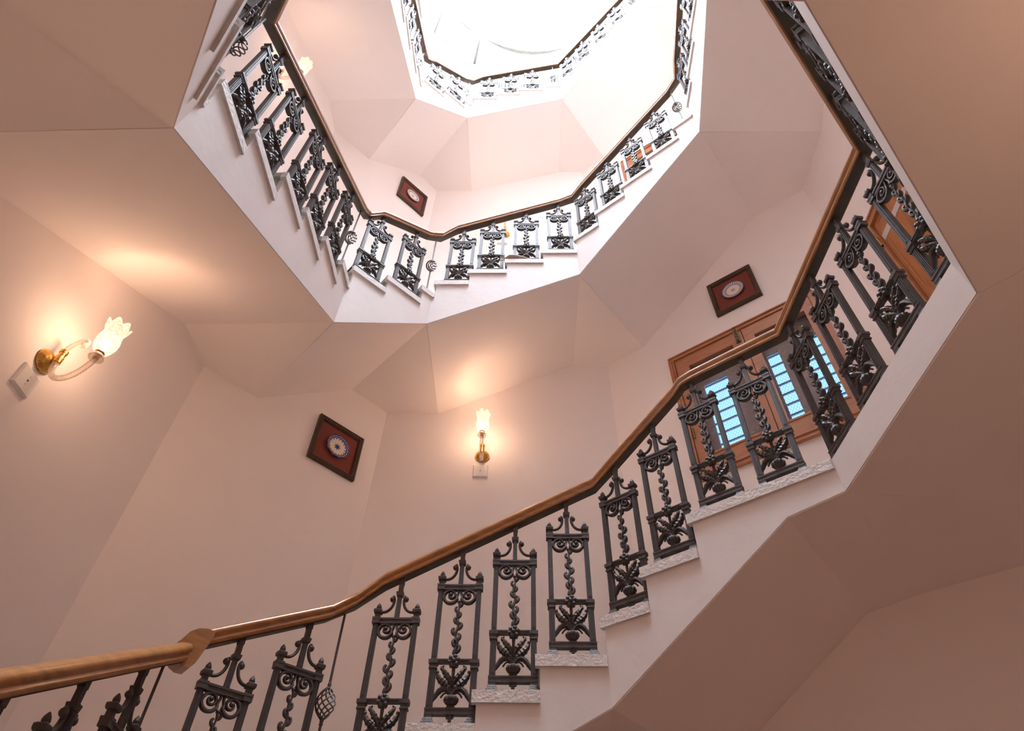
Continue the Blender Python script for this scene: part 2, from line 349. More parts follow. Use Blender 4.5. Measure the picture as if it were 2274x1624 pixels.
for ti in range(3):
    tb = T[ti]; S = SIDE[ti]; sides = SIDES_OF[ti]
    k0 = sides[0]
    st = root('staircase', (S['C'].p(.6, .5)[0], S['C'].p(.6, .5)[1], zs(tb['bot']['BC'])), FLIGHT[ti][0], 'staircase', 'turns of the stone staircase')
    stairs.append(st)
    # ---- treads: list of (polygon, well edge line, z, riser)
    segs = {k: [] for k in sides}            # per side stringer top profile [(s0, s1, z)]
    treads = []; risers = []
    def corner_name(k): return ENDS[k][1]
    prev_z = None; pend = None
    for idx, k in enumerate(sides):
        sd = S[k]; bl = tb.get(k, [])
        nk = sides[idx+1] if idx+1 < len(sides) else None
        wz = tb.get('w' + corner_name(k)) if nk else None
        in_w = tb.get('w' + ENDS[k][0]) if idx > 0 else None
        starts = []
        for i, (s, z) in enumerate(bl):
            if starts and abs(z - starts[-1][1]) < 1e-4: continue
            a = s - .165
            if i == 0 and idx > 0: a = max(a, .02) if in_w is not None else max(0.0, min(a, .0))
            starts.append((a, z))
        if not bl: starts = [(0.0, prev_z)]
        end = sd.len
        if wz is not None and bl: end = min(bl[-1][0] + .145, sd.len-.03)
        for i, (a, z) in enumerate(starts):
            b = starts[i+1][0] if i+1 < len(starts) else end
            segs[k].append([a, b, z])
            flat_in = (i == 0 and prev_z is not None and abs(prev_z - z) < 1e-4)
            treads.append((k, a, b, z, flat_in, (i+1 == len(starts) and wz is None and nk is not None)))
            if prev_z is not None and not flat_in: risers.append((k, a, prev_z, z))
            prev_z = z
        if wz is not None:
            segs[k].append([end, sd.len, wz]); risers.append((k, end, prev_z, wz)); prev_z = wz
            nb = tb.get(nk, []); a2 = max(nb[0][0]-.165, .02)
            segs[nk].append([0.0, a2, wz])
            treads.append((k, end, nk, wz, a2))
    tread_parts = []
    for t in treads:
        mb = MB(); ed = MB()
        if len(t) == 5:
            k, a, nk, z, a2 = t; s1, s2 = S[k], S[nk]
            poly = [s1.p(a-.02, 0), s1.p(a-.02, WD), mitre(s1, s2, WD), s2.p(a2, WD), s2.p(a2, 0), mitre(s1, s2, 0)]
            ep = [s1.p(a-.022, -OV), s1.p(a-.022, .02), mitre(s1, s2, .02), s2.p(a2, .02), s2.p(a2, -OV), mitre(s1, s2, -OV)]
        else:
            k, a, b, z, flat_in, ext = t; s1 = S[k]; nose = 0 if flat_in else .02; inn = .10 if (ti == 0 and k in 'FGH') else 0
            if ext:
                nk = sides[sides.index(k)+1]; s2 = S[nk]
                poly = [s1.p(a-nose, inn), s1.p(a-nose, WD), mitre(s1, s2, WD), s2.p(0, WD), s2.p(0, inn)]
                ep = [s1.p(a-nose-.002, -OV), s1.p(a-nose-.002, .02), mitre(s1, s2, .02), mitre(s1, s2, -OV)]
            else:
                poly = [s1.p(a-nose, inn), s1.p(a-nose, WD), s1.p(b, WD), s1.p(b, inn)]
                ep = [s1.p(a-nose-.002, -OV), s1.p(a-nose-.002, .02), s1.p(b, .02), s1.p(b, -OV)]
        if ti == 0 and len(t) == 6 and t[0] in 'FGH':
            mb.prism(list(reversed(poly)), zs(z)-.045, zs(z)-.004); mb.build('tread', 'stone', st); continue
        mb.prism(list(reversed(poly)), zs(z)-.045, zs(z)); ed.prism(list(reversed(ep)), zs(z)-.056, zs(z)+.001)
        o = mb.build('tread', 'stone', st); WI[o.name] = Matrix.Identity(4)
        e = bpy.data.objects.new('tread_end', ed.mesh('tread_end', 'edge')); C.objects.link(e); e.parent = o
    for k, a, z0, z1 in risers:
        s1 = S[k]; mb = MB(); mb.prism([s1.p(a-.003, .03), s1.p(a+.02, .03), s1.p(a+.02, WD), s1.p(a-.003, WD)][::-1], zs(z0)-.02, zs(z1)-.044)
        mb.build('riser', 'stone', st)
    # ---- stringers and soffits
    def botz(k):
        a, b = ENDS[k]; za = tb['bot'][a]
        zb = tb['bot'].get(b + '2' if (b == 'HK' and ti == 1) else b, za); return za, zb
    for idx, k in enumerate(sides):
        sd = S[k]; za, zb = botz(k); prof = sorted(segs[k])
        if not prof: continue
        # fill gaps so the profile covers the whole side
        prof[0][0] = 0.0 if idx > 0 else prof[0][0]; prof[-1][1] = sd.len
        for i in range(len(prof)-1): prof[i][1] = prof[i+1][0]
        a_first = prof[0][0]
        if ti == 0 and k == 'D': low = [(0, za), (1.005, 1.812), (sd.len, zb)]
        else:
            low = [(0, za), (sd.len, zb)]
        def bz(s):
            for (p, q), (p2, q2) in zip(low, low[1:]):
                if s <= p2+1e-6: return q + (q2-q)*(s-p)/(p2-p)
            return low[-1][1]
        prv = sides[idx-1] if idx else None; nxt = sides[idx+1] if idx+1 < len(sides) else None
        def plan(s, n):
            if s < 1e-4 and prv: return mitre(S[prv], sd, n)
            if s > sd.len-1e-4 and nxt: return mitre(sd, S[nxt], n)
            return sd.p(s, n)
        flush = ti == 0 and k in 'FGH'
        mb = MB()
        brk = sorted({a_first, sd.len} | {p[0] for p in prof} | {q for q, _ in low if q > a_first})
        for a, b in zip(brk, brk[1:]):
            if b-a < 1e-4: continue
            zt = [p[2] for p in prof if p[0] <= (a+b)/2 <= p[1]][0]
            shift = .02
            poly = [plan(a, 0), plan(a, .11), plan(b, .11), plan(b, 0)]
            mb.prism(poly[::-1], [zs(bz(b))+.005, zs(bz(b))+.005+(.06*max(0, (zb-za)/sd.len) if b > sd.len-1e-4 and nxt else 0), zs(bz(a))+.005, zs(bz(a))+.005], zs(zt)-(0 if flush else .03))
        mb.build('stringer', 'white', st)
        # soffit of the flight: sloped slab between the two perpendiculars
        so = MB()
        for (p, q), (p2, q2) in zip(low, low[1:]):
            pts = [sd.p(p, .004), sd.p(p, WD+.02), sd.p(p2, WD+.02), sd.p(p2, .004)][::-1]
            so.prism(pts, [zs(q2), zs(q2), zs(q), zs(q)], [zs(q2)+.05, zs(q2)+.05, zs(q)+.05, zs(q)+.05])
        so.build('soffit', 'plaster', st)
        if nxt:
            s2 = S[nxt]; kt = MB()
            kt.prism([sd.p(sd.len, .004), sd.p(sd.len, WD+.02), mitre(sd, s2, WD+.06), s2.p(0, WD+.02)][::-1], zs(zb)+.0005, zs(zb)+.05)
            kt.build('corner_soffit', 'plaster', st)

# ------------------------------------------------------------------ cast-iron baluster, one casting shared by all
def arc(cx, cz, r, a0, a1, n): return [(cx+r*math.cos(math.radians(a0+(a1-a0)*i/n)), cz+r*math.sin(math.radians(a0+(a1-a0)*i/n))) for i in range(n+1)]
def bez(p, n=10):
    out = []
    for i in range(n+1):
        t = i/n; q = list(p)
        while len(q) > 1: q = [(a[0]+(b[0]-a[0])*t, a[1]+(b[1]-a[1])*t) for a, b in zip(q, q[1:])]
        out.append(q[0])
    return out
def mir(pts, sx): return [(x*sx, z) for x, z in pts]
def bal_parts():
    P = []
    fr = MB()
    for sx in (-1, 1):
        x = sx*.100
        fr.frustum(x, 0, [(.083,.015,.014),(.262,.0145,.0135),(.262,.019,.018),(.268,.020,.019),(.272,.0165,.016),(.281,.0165,.016),(.286,.020,.019)])
        fr.frustum(x, 0, [(.308,.013,.0125),(.684,.0125,.012)])
        fr.box((x-.004, -.0155, .325), (x+.004, -.012, .665)); fr.box((x-.009, -.014, .32), (x-.0065, -.011, .67)); fr.box((x+.0065, -.014, .32), (x+.009, -.011, .67))
        for q in (-.0075, 0, .0075): fr.box((x+q-.002, -.017, .095), (x+q+.002, -.013, .255))
        fr.box((x-.0225, -.0205, .288), (x+.0225, .0205, .306))                         # thick ends of the middle bar
        fr.box((x-.020, -.0185, .676), (x+.020, .0185, .700)); fr.box((x-.0205, -.0195, .698), (x+.0205, .0195, .709))
    fr.box((-.1175, -.016, .060), (.1175, .016, .078)); fr.box((-.1185, -.0185, .076), (.1185, .0185, .083)); fr.box((-.116, -.0175, .054), (.116, .0175, .061))
    fr.box((-.09, -.013, .291), (.09, .013, .304)); fr.box((-.09, -.016, .302), (.09, .016, .309))
    fr.box((-.09, -.012, .680), (.09, .012, .698)); fr.box((-.09, -.015, .697), (.09, .015, .7065)); fr.box((-.09, -.014, .676), (.09, .014, .682))
    P.append(('baluster', fr, 0))
    for sx in (-1, 1):
        ft = MB(); ft.frustum(sx*.100, 0, [(0,.0345,.030),(.012,.0345,.030),(.014,.030,.027),(.024,.0275,.024),(.026,.0245,.022),(.036,.0215,.019),(.040,.0185,.017),(.056,.0175,.016)])
        P.append(('foot', ft, 0))
    for sx in (-1, 1):
        fi = MB(); x = sx*.100
        fi.frustum(x, 0, [(.708,.0125,.012),(.732,.0120,.0115),(.733,.018,.017),(.740,.0205,.0195),(.752,.0205,.0195),(.757,.014,.0135)])
        fi.lathe([(.010,.757),(.0135,.762),(.0135,.768),(.011,.776),(.006,.784),(.002,.789)], 8, (x, 0, 0))
        P.append(('finial', fi, 1))
    cs = MB()
    cs.frustum(0, 0, [(.706,.0115,.011),(.826,.0105,.010),(.828,.016,.015),(.836,.0175,.0165),(.846,.019,.018),(.850,.019,.018),(.852,.0115,.011),(.895,.0115,.011),(.897,.0135,.013),(.925,.0135,.013),(.945,.0135,.013)])
    for q in (-.005, .005): cs.box((q-.002, -.0135, .712), (q+.002, -.010, .822))
    P.append(('crown_stem', cs, 0))
    for sx in (-1, 1):
        ar = MB(); pts = bez([(.084,.742),(.060,.735),(.030,.752),(.0225,.785),(.0195,.822),(.034,.828)], 14)
        ar.flat_tube(mir(pts, sx), [.0075]*13+[.008, .008], 7, 1.2); ar.ball((sx*.035, 0, .812), .0150, 9, 6)
        P.append(('crown_arm', ar, 1))
    for sx in (-1, 1):
        sc = MB(); pts = [(.006,.684),(.008,.660),(.014,.640)] + arc(.046,.640,.036,200,378,12)
        sp = []
        for i in range(15):
            t = i/14; a = math.radians(18+400*t); r = .036*(1-t)**1.1*.95+.004
            sp.append((.046+.002*t+r*math.cos(a), .640+.012*t+r*math.sin(a)))
        pts = pts+sp[1:]
        sc.flat_tube(mir(pts, sx), [.0065]*3+[.0085]*13+[.0078-.0022*i/14 for i in range(len(pts)-16)], 6, 1.9)
        sc.ball((sx*.0455, -.004, .652), .0115, 8, 5)
        P.append(('scroll', sc, 1))
    tw = MB()
    zt, zb = .612, .338; pts = []; rad = []
    for i in range(31):
        t = i/30; z = zt+(zb-zt)*t; pts.append((.0055*math.sin(t*PI*5.5)*(0.6+.5*t), z)); rad.append(.0054+.0030*t+.0012*math.sin(t*PI*11))
    tw.flat_tube(pts, rad, 6, 1.3)
    for j in range(9):
        t = (j+.55)/9.3; z = zt+(zb-zt)*t; sx = 1 if j % 2 == 0 else -1; k = 1.12+.50*t; x0 = .0055*math.sin(t*PI*5.5)*(0.6+.5*t)
        hook = [(x0, z-.012*k), (x0+sx*.012*k, z-.006*k), (x0+sx*.017*k, z+.006*k), (x0+sx*.013*k, z+.015*k), (x0+sx*.005*k, z+.014*k)]
        tw.flat_tube(bez(hook, 7), [.0045*k, .0062*k, .0068*k, .0066*k, .0062*k, .0058*k, .005*k, .003*k], 6, 1.35)
    tw.ball((0,0,.612), .010, 8, 5)
    P.append(('twisted_stem', tw, 1))
    ro = MB()
    ro.lathe([(.004,.016),(.020,.014),(.030,.006),(.031,-.008),(.004,-.012)], 24, (0, -.010, .298), 'y', 6, .12)
    for q in range(6): a = 2*PI*q/6+.3; ro.ball((.021*math.cos(a), -.020, .298+.021*math.sin(a)), .0115, 7, 5, .8)
    ro.ball((0, -.026, .298), .010, 8, 5)
    P.append(('rosette', ro, 1))
    le = MB()
    le.flat_tube([(0,.275),(0,.25),(0,.215),(0,.185),(0,.16)], [.009,.008,.0065,.006,.007], 6, 1.2)
    for sx in (-1, 1):
        up = bez([(.004,.178),(.010,.225),(.040,.238),(.060,.275)], 16)
        le.flat_tube(mir(up, sx), [.0045+.0090*math.sin(PI*min(1, i/16*1.0))**.7*(1+.20*math.sin(i*2.3)) for i in range(17)], 7, 1.3, -.003)
        lo = bez([(.004,.155),(.018,.195),(.062,.190),(.080,.252)], 18)
        le.flat_tube(mir(lo, sx), [.0045+.0118*math.sin(PI*min(1, i/18*1.0))**.7*(1+.20*math.sin(i*2.2)) for i in range(19)], 7, 1.3, -.002)
        le.ball((sx*.056, -.008, .262), .0085, 7, 5); le.ball((sx*.076, -.006, .247), .009, 7, 5)
        le.ball((sx*.037, -.010, .226), .0085, 7, 5); le.ball((sx*.046, -.010, .193), .0085, 7, 5)
        le.flat_tube(mir(bez([(.030,.228),(.040,.250),(.062,.272),(.047,.281)], 8), sx), .0042, 6, 1.2)
        ba = bez([(.002,.140),(.020,.190),(.066,.182),(.070,.135),(.092,.112)], 14)
        le.flat_tube(mir(ba, sx), [.006+.0075*math.sin(PI*min(1, .1+i/14*.9))*(1+.18*math.sin(i*2.5)) for i in range(15)], 7, 1.35, -.002)
        le.flat_tube(mir(bez([(.016,.150),(.030,.160),(.040,.150),(.050,.132)], 8), sx), .0045, 6, 1.2)
    le.lathe([(.012,.083),(.020,.085),(.020,.091),(.012,.096),(.024,.104),(.033,.117),(.033,.128),(.026,.137),(.010,.141)], 40, (0,0,0), 'z', 14, .08)
    P.append(('leaf_spray', le, 1))
    pe = MB(); pe.ball((0, 0, .050), .010, 7, 5); pe.ball((-.011, 0, .045), .0085, 7, 5); pe.ball((.011, 0, .045), .0085, 7, 5); pe.lathe([(.002,.018),(.009,.030),(.006,.042)], 8)
    P.append(('pendant', pe, 1))
    return P
PARTS = [(n, mb.mesh(n, 'iron', bool(sm))) for n, mb, sm in bal_parts()]
one = MB()
for n, mb, sm in bal_parts(): one.add(mb.v, mb.f)
WHOLE = one.mesh('baluster', 'iron', True)
def baluster(rl, loc, rz, full=True):
    R = WI[rl.name]
    b = bpy.data.objects.new('baluster', PARTS[0][1] if full else WHOLE); C.objects.link(b); b.parent = rl; b.matrix_parent_inverse = R
    b.location = loc; b.rotation_euler = (0, 0, rz)
    if full:
        for n, me in PARTS[1:]:
            c = bpy.data.objects.new(n, me); C.objects.link(c); c.parent = b
    return b
# corner rod with a wrought basket
def rod_meshes(h):
    rd = MB(); rd.tube([(0,0,0),(0,0,.36)], .0062, 8); rd.tube([(0,0,.52),(0,0,h)], .0062, 8)
    for z in (.355, .515): rd.lathe([(.0065,z-.016),(.0095,z-.012),(.0075,z-.004),(.0095,z+.004),(.0075,z+.010),(.0065,z+.016)], 10)
    rd.lathe([(.016,-.001),(.016,.006),(.007,.010)], 10)
    return rd.mesh('corner_rod', 'iron', True)
bk = MB()
for j in range(8):
    pts = []
    for i in range(15):
        t = i/14; a = 2*PI*j/8+t*PI*1.1; r = .0045+.041*math.sin(PI*t)**.9; pts.append((r*math.cos(a), r*math.sin(a), .363+.145*t))
    bk.tube(pts, .0034, 5)
BASKET = bk.mesh('basket', 'iron', True)
def rod(rl, loc, h):
    o = bpy.data.objects.new('corner_rod', rod_meshes(h)); C.objects.link(o); o.parent = rl; o.matrix_parent_inverse = WI[rl.name]; o.location = loc
    c = bpy.data.objects.new('basket', BASKET); C.objects.link(c); c.parent = o
# handrail profile (across, up), underside centre at the origin
PROF = [(-.026,0),(-.031,.001),(-.035,.008),(-.035,.018),(-.030,.024),(-.0285,.030),(-.033,.037),(-.0385,.048),(-.0375,.060),(-.031,.071),(-.018,.078),(0,.0805)]
PROF = PROF + [(-x, z) for x, z in reversed(PROF[:-1])]
STRIP = [(-.0245,-.006),(.0245,-.006),(.0245,.003),(-.0245,.003)]
def sweep(path, prof):
    mb = MB(); vs = []; fs = []; n = len(prof); m = len(path)
    for i, p in enumerate(path):
        d1 = Vector(p[:2])-Vector(path[i-1][:2]) if i else None; d2 = Vector(path[i+1][:2])-Vector(p[:2]) if i+1 < m else None
        if d1 is None or d1.length < 1e-5: d1 = d2
        if d2 is None or d2.length < 1e-5: d2 = d1
        d1 = d1.normalized(); d2 = d2.normalized(); nn = Vector((-d1.y-d2.y, d1.x+d2.x)); nn.normalize()
        k = 1/max(.5, nn.dot(Vector((-d2.y, d2.x))))
        for a, z in prof: vs.append((p[0]+nn.x*a*k, p[1]+nn.y*a*k, p[2]+z))
    for i in range(m-1):
        for q in range(n): fs.append((i*n+q, i*n+(q+1)%n, (i+1)*n+(q+1)%n, (i+1)*n+q))
    fs.append(tuple(range(n))); fs.append(tuple(range((m-1)*n, m*n)))
    return mb.add(vs, fs)
BO = .047                                    # baluster line behind the stringer face
for ti in range(3):
    tb = T[ti]; S = SIDE[ti]; sides = [k for k in SIDES_OF[ti] if not (k == 'H')]
    rl = root('stair_railing', (S['C'].p(.6, BO)[0], S['C'].p(.6, BO)[1], zs(tb['C'][0][1])), FLIGHT[ti][1], 'railing', 'railings of the staircase turns')
    rails.append(rl)
    lines = {}
    for k in sides:
        bl = tb[k]
        if not bl: continue
        for s, z in bl: baluster(rl, S[k].p3(s, BO, zs(z)), S[k].rz, full=ti < 2)
        if len(bl) == 1: lines[k] = (bl[0][1]+RISE, .35, bl[0][0]); continue
        b2 = bl if not (ti == 0 and k == 'D') else bl
        n = len(b2); ms = sum(s for s, _ in b2)/n; mz = sum(z for _, z in b2)/n
        sl = sum((s-ms)*(z-mz) for s, z in b2)/sum((s-ms)**2 for s, _ in b2); lines[k] = (mz+RISE, sl, ms)
    def lz(k, s):
        if ti == 0 and k == 'D': return 1.637+RISE+.66*(s-.136) if s < .70 else 2.012+RISE
        if ti == 1 and k == 'F': return min(6.33+RISE+.57*(s-.128), 6.82+RISE)
        m, sl, ms = lines[k]; return m+sl*(s-ms)
    path = []
    ks = [k for k in sides if k in lines]
    for i, k in enumerate(ks):
        sd = S[k]; pr = ks[i-1] if i else None; nx = ks[i+1] if i+1 < len(ks) else None
        if pr is None:
            path.append((*sd.p(-.05 if ti else .2, BO), zs(lz(k, 0))) if ti else (*sd.p(.55, BO), zs(lz(k, .55))))
        else: pass
        if ti == 0 and k == 'D': path += [(*sd.p(.12, BO), zs(lz(k, .12))), (*sd.p(.60, BO), zs(lz(k, .60)-.0)), (*sd.p(.66, BO), zs(2.012+RISE-.012)), (*sd.p(.74, BO), zs(2.012+RISE))]
        if nx:
            s2 = S[nx]; c = mitre(sd, s2, BO); z1, z2 = lz(k, sd.len), lz(nx, 0)
            dz = z2-z1
            if ENDS[k][1] == 'AL': path.append((*c, zs(z2)))
            elif abs(dz) < .05: path.append((*c, zs((z1+z2)/2)))
            elif ENDS[k][1] == 'LB' and ti == 0: path += [(*sd.p(sd.len, BO), zs(z1)), None, (*s2.p(.0, BO), zs(z2))]
            elif ENDS[k][1] == 'LB':
                path += [(*sd.p(sd.len-.10, BO), zs(lz(k, sd.len-.10))), (*sd.p(sd.len-.045, BO), zs(z1-.01)), (*c, zs(z1+dz*.30)), (*s2.p(.045, BO), zs(z1+dz*.75)), (*s2.p(.10, BO), zs(lz(nx, .10)-.006)), (*s2.p(.16, BO), zs(lz(nx, .16)))]
            else:
                path += [(*sd.p(sd.len-.12, BO), zs(lz(k, sd.len-.12))), (*c, zs(z1+dz*.5)), (*s2.p(.12, BO), zs(lz(nx, .12)))]
        else: path.append((*sd.p(sd.len, BO), zs(lz(k, sd.len))))
    runs = [[]]
    for p in path:
        if p is None: runs.append([])
        else: runs[-1].append(p)
    for run in runs:
        sweep(run, PROF).build('handrail', 'rail', rl, True)
        sweep(run, STRIP).build('iron_strip', 'strip', rl)
    # corner rods
    for k, wz, back in (('K','wAL',.06), ('L','wLB',.11), ('B','wBC',.035), ('C','wCD',.08), ('D','wDF',.09)):
        if k in tb and tb.get(wz) is not None:
            s = S[k].len-back; rod(rl, S[k].p3(s, BO, zs(tb[wz])), lz(k, s)+.01-tb[wz]+(.10 if wz in ('wDF','wCD') else .0))
    if ti == 0:
        s1, s2 = S['L'], S['B']; c = Vector(mitre(s1, s2, BO)); z1 = zs(lz('L', s1.len)); z2 = zs(lz('B', 0))
        kn = MB(); d = s2.u; nn = s2.n
        prof = [(-.030,z1-.014),(.000,z1-.026),(.030,z1-.024),(.046,z1+.0),(.070,z2+.02),(.080,z2+.060),(.082,z2+.084),(.045,z2+.086),(.010,z2+.076),(-.020,z2+.052),(-.042,z2+.010),(-.052,z1+.06),(-.045,z1+.01)]
        pts = [(c+d*a-nn*.043, z) for a, z in prof]+[(c+d*a+nn*.043, z) for a, z in prof]; n = len(prof)
        kn.add([(p.x, p.y, z) for p, z in pts], [tuple(range(n)), tuple(reversed(range(n, 2*n)))]+[(i, n+i, n+(i+1)%n, (i+1)%n) for i in range(n)])
        kn.build('rail_knee', 'rail', rl)

# ------------------------------------------------------------------ wall lamps
def shade_mesh():
    mb = MB(); n = 48; prof = [(.018,0),(.040,.012),(.052,.045),(.053,.080),(.046,.115),(.045,.140),(.054,.165),(.060,.185)]; vs = []; fs = []
    for i, (r, h) in enumerate(prof):
        t = i/(len(prof)-1)
        for k in range(n):
            a = 2*PI*k/n; w = abs(math.cos(a*3.5)); rr = r*(1+.06*t*math.cos(7*a)+.03*math.cos(14*a)*(1-t)); hh = h+(w-.5)*.032*max(0, t-.6)/.4
            vs.append((rr*math.cos(a), rr*math.sin(a), hh))
    for i in range(len(prof)-1):
        for k in range(n): fs.append((i*n+k, i*n+(k+1)%n, (i+1)*n+(k+1)%n, (i+1)*n+k))
    return mb.add(vs, fs).mesh('shade', 'shade', True)
def make_lamp_meshes():
    """x along the wall, y out of the wall towards the room is negative, z up; rosette centre at the origin"""
    out = []
    m = MB(); m.lathe([(.057,0),(.060,.008),(.056,.016),(.046,.028),(.030,.040),(.014,.048),(.004,.050)], 28, (0,0,0), 'y'); m.tube([(0,-.03,0),(0,-.062,.006)], .010, 8)
    out.append(('rosette', m.mesh('lamp_rosette', 'brass', True)))
    m = MB(); m.lathe([(.012,-.012),(.019,-.010),(.019,.028),(.016,.030),(.016,.052),(.019,.054),(.019,.070),(.010,.072)], 14, (0,-.062,0)); out.append(('arm_socket', m.mesh('arm_socket', 'brass', True)))
    pts = bez([(-.062,-.005),(-.062,-.16),(-.19,-.16),(-.235,-.05),(-.238,.045)], 52)
    m = MB(); m.tube([(0, a, b) for a, b in pts], [.0128+.0022*(i % 2) for i in range(53)], 10); out.append(('glass_arm', m.mesh('glass_arm', 'glass', True)))
    pts = bez([(-.062,.066),(-.064,.15),(-.15,.185),(-.165,.125),(-.135,.112)], 18)
    m = MB(); m.tube([(0, a, b) for a, b in pts], [.0115-.0002*i for i in range(19)], 10); m.ball((0,-.134,.112), .015, 8, 5); out.append(('glass_tail', m.mesh('glass_tail', 'glass', True)))
    m = MB(); m.lathe([(.034,.018),(.036,.022),(.030,.040),(.016,.052),(.014,.052)], 20, (0,-.238,0)); out.append(('drip_cup', m.mesh('drip_cup', 'glass', True)))
    m = MB(); m.lathe([(.012,.022),(.014,.024),(.014,.050),(.020,.052),(.024,.058),(.016,.064)], 16, (0,-.238,0)); out.append(('lamp_holder', m.mesh('lamp_holder', 'brass', True)))
    return out
LAMP = make_lamp_meshes(); SHADE = shade_mesh()
bm_ = MB(); bm_.ball((0,0,0), .021, 12, 8); bm_.lathe([(.010,-.045),(.010,-.015)], 10); BULB = bm_.mesh('bulb', 'bulb', True)
bx = MB(); bx.frustum(0, 0, [(0,.060,.060),(.011,.060,.060),(.018,.053,.053)])
BOXV = [(x, -z, y) for x, y, z in bx.v]; bb = MB(); bb.v = BOXV; bb.f = bx.f; BOXM = bb.mesh('cover_plate', 'plastic')
bh = MB(); bh.lathe([(.0045,.0182),(.0045,.0195)], 10, (0,0,0), 'y'); bh.lathe([(.0018,.0182),(.0018,.0192)], 8, (.0, 0, .022), 'y'); bh.lathe([(.0018,.0182),(.0018,.0192)], 8, (.0, 0, -.022), 'y'); HOLEM = bh.mesh('screw', 'dark')
def lamp(wk, s, z, bs, bzc, label, blabel, power=1.0):
    w = WALL[wk]; x, y = w.p(s, 0)
    rz = w.rz
    L = root('wall_lamp', (x, y, z+ZO), label, 'lamp', 'glass tulip wall lamps', rz)
    for n, me in LAMP: local(n, me, L)
    sh = local('shade', SHADE, L, (0, -.238, .066)); local('bulb', BULB, sh, (0, 0, .062))
    ld = bpy.data.lights.new('lamp_bulb', 'POINT'); ld.energy = LAMP_W*power; ld.color = LAMP_COL; ld.shadow_soft_size = .028
    lo = bpy.data.objects.new('lamp_bulb', ld); C.objects.link(lo); lo.parent = L; lo.location = (0, -.238, .155)
    bx_, by_ = w.p(bs, 0)
    B = bpy.data.objects.new('junction_box', BOXM); C.objects.link(B); B.location = (bx_, by_, bzc+ZO); B.rotation_euler = (0, 0, rz)
    B['label'] = blabel; B['category'] = 'junction box'; B['group'] = 'white boxes under the lamps'
    local('screw', HOLEM, B)
lamp('L', 1.484, 2.298, 1.466, 2.146, 'large lit tulip glass wall lamp at the far left', 'white plastic wall box under the large left lamp')
lamp('C', .862, 3.551, .854, 3.391, 'lit tulip glass lamp seen head-on beside the star plate picture', 'white plastic wall box below the head-on centre lamp')
lamp('C', .955, 7.09, .925, 6.93, 'small lit tulip lamp peeking over the middle handrail', 'white wall box behind the middle railing, below the small tulip lamp', .5)
lamp('L', 1.40, 6.10, 1.38, 5.95, 'lit tulip lamp half hidden behind the upper left railing', 'white wall box behind the upper left balusters', .6)

lamp('G', 1.35, .70, 1.35, .55, 'unseen tulip glass wall lamp added behind the camera to light the lower landing', 'white wall box added under the unseen lamp behind the camera', .9)  # out-of-view lamp and box, added for the warm glow on the landing soffit
lamp('K', .75, .15, .75, 0.0, 'unseen tulip glass wall lamp added left of the camera to brighten the lower flight', 'white wall box added under the unseen lamp left of the camera', .9)  # added fill lamp and box out of view, brightening left soffit and lower wall

# ------------------------------------------------------------------ framed plates
def picture(wk, s, z, w_, h_, kind, label, slant=0.0):
    w = WALL[wk]; x, y = w.p(s, 0)
    P = root('framed_plate', (x, y, z+ZO), label, 'picture', 'framed blue and white plates', w.rz)
    def fr(name, pts, m, sm=False): return local(name, pts, P)
    hw, hh, t = w_/2, h_/2, .041
    for i in range(4):
        mb = MB(); sx = 1 if i in (0, 2) else -1
        if i in (0, 1):
            zz = (hh if i == 0 else -hh); zi = zz-(t if i == 0 else -t); dz = (zi-zz)
            pts = [(-hw,zz),(hw,zz),(hw-t,zi),(-hw+t,zi)]
        else:
            xx = (hw if i == 2 else -hw); xi = xx-(t if i == 2 else -t)
            pts = [(xx,-hh),(xx,hh),(xi,hh-t),(xi,-hh+t)]
        d = [.030,.030,.018,.018]
        vs = [(a, -.0, b) for a, b in pts]+[(a, -dd, b) for (a, b), dd in zip(pts, d)]
        mid = [((pts[0][0]*.6+pts[3][0]*.4), -.044, (pts[0][1]*.6+pts[3][1]*.4)), ((pts[1][0]*.6+pts[2][0]*.4), -.044, (pts[1][1]*.6+pts[2][1]*.4))]
        mb.add(vs+mid, [(0,1,2,3),(0,1,5,4),(4,5,9,8),(8,9,6,7),(2,3,7,6),(0,4,8,7,3),(1,5,9,6,2)])
        local('frame_side', mb.mesh('frame_side', 'frame'), P)
    bd = MB(); n = 17; r = .0062
    for i in range(n):
        for a, b in ((-1, 0), (1, 0), (0, -1), (0, 1)):
            q = -1+2*(i+.5)/n; xx = (hw-t*.66)*(a if a else q); zz = (hh-t*.66)*(b if b else q); bd.ball((xx, -.033, zz), r, 6, 4)
    local('beading', bd.mesh('beading', 'gilt', True), P)
    mt = MB(); mt.box((-hw+t*.9, -.010, -hh+t*.9), (hw-t*.9, -.004, hh-t*.9)); local('mount', mt.mesh('mount', 'felt'), P)
    pl = MB()
    if kind == 'star': pl.lathe([(.034,.012),(.098,.032),(.101,.038),(.097,.039),(.066,.027),(.0,.022)], 60, (0,0,0), 'y', 10, .028)
    else: pl.lathe([(.030,.012),(.096,.030),(.098,.034),(.095,.036),(.064,.027),(.0,.024)], 48, (0,0,0), 'y')
    local('plate', pl.mesh('plate', 'plate_' + kind, True), P, (0, 0, 0))
picture('B', 1.131, 3.38, .42, .425, 'star', 'framed scalloped plate with a blue star, on red, left of the centre lamp')
picture('D', 1.313, 4.83, .412, .445, 'round', 'framed round plate on red hanging above the wooden window')
picture('B', 1.181, 7.572, .412, .475, 'round', 'small bright framed round plate on pink red behind the middle railing')

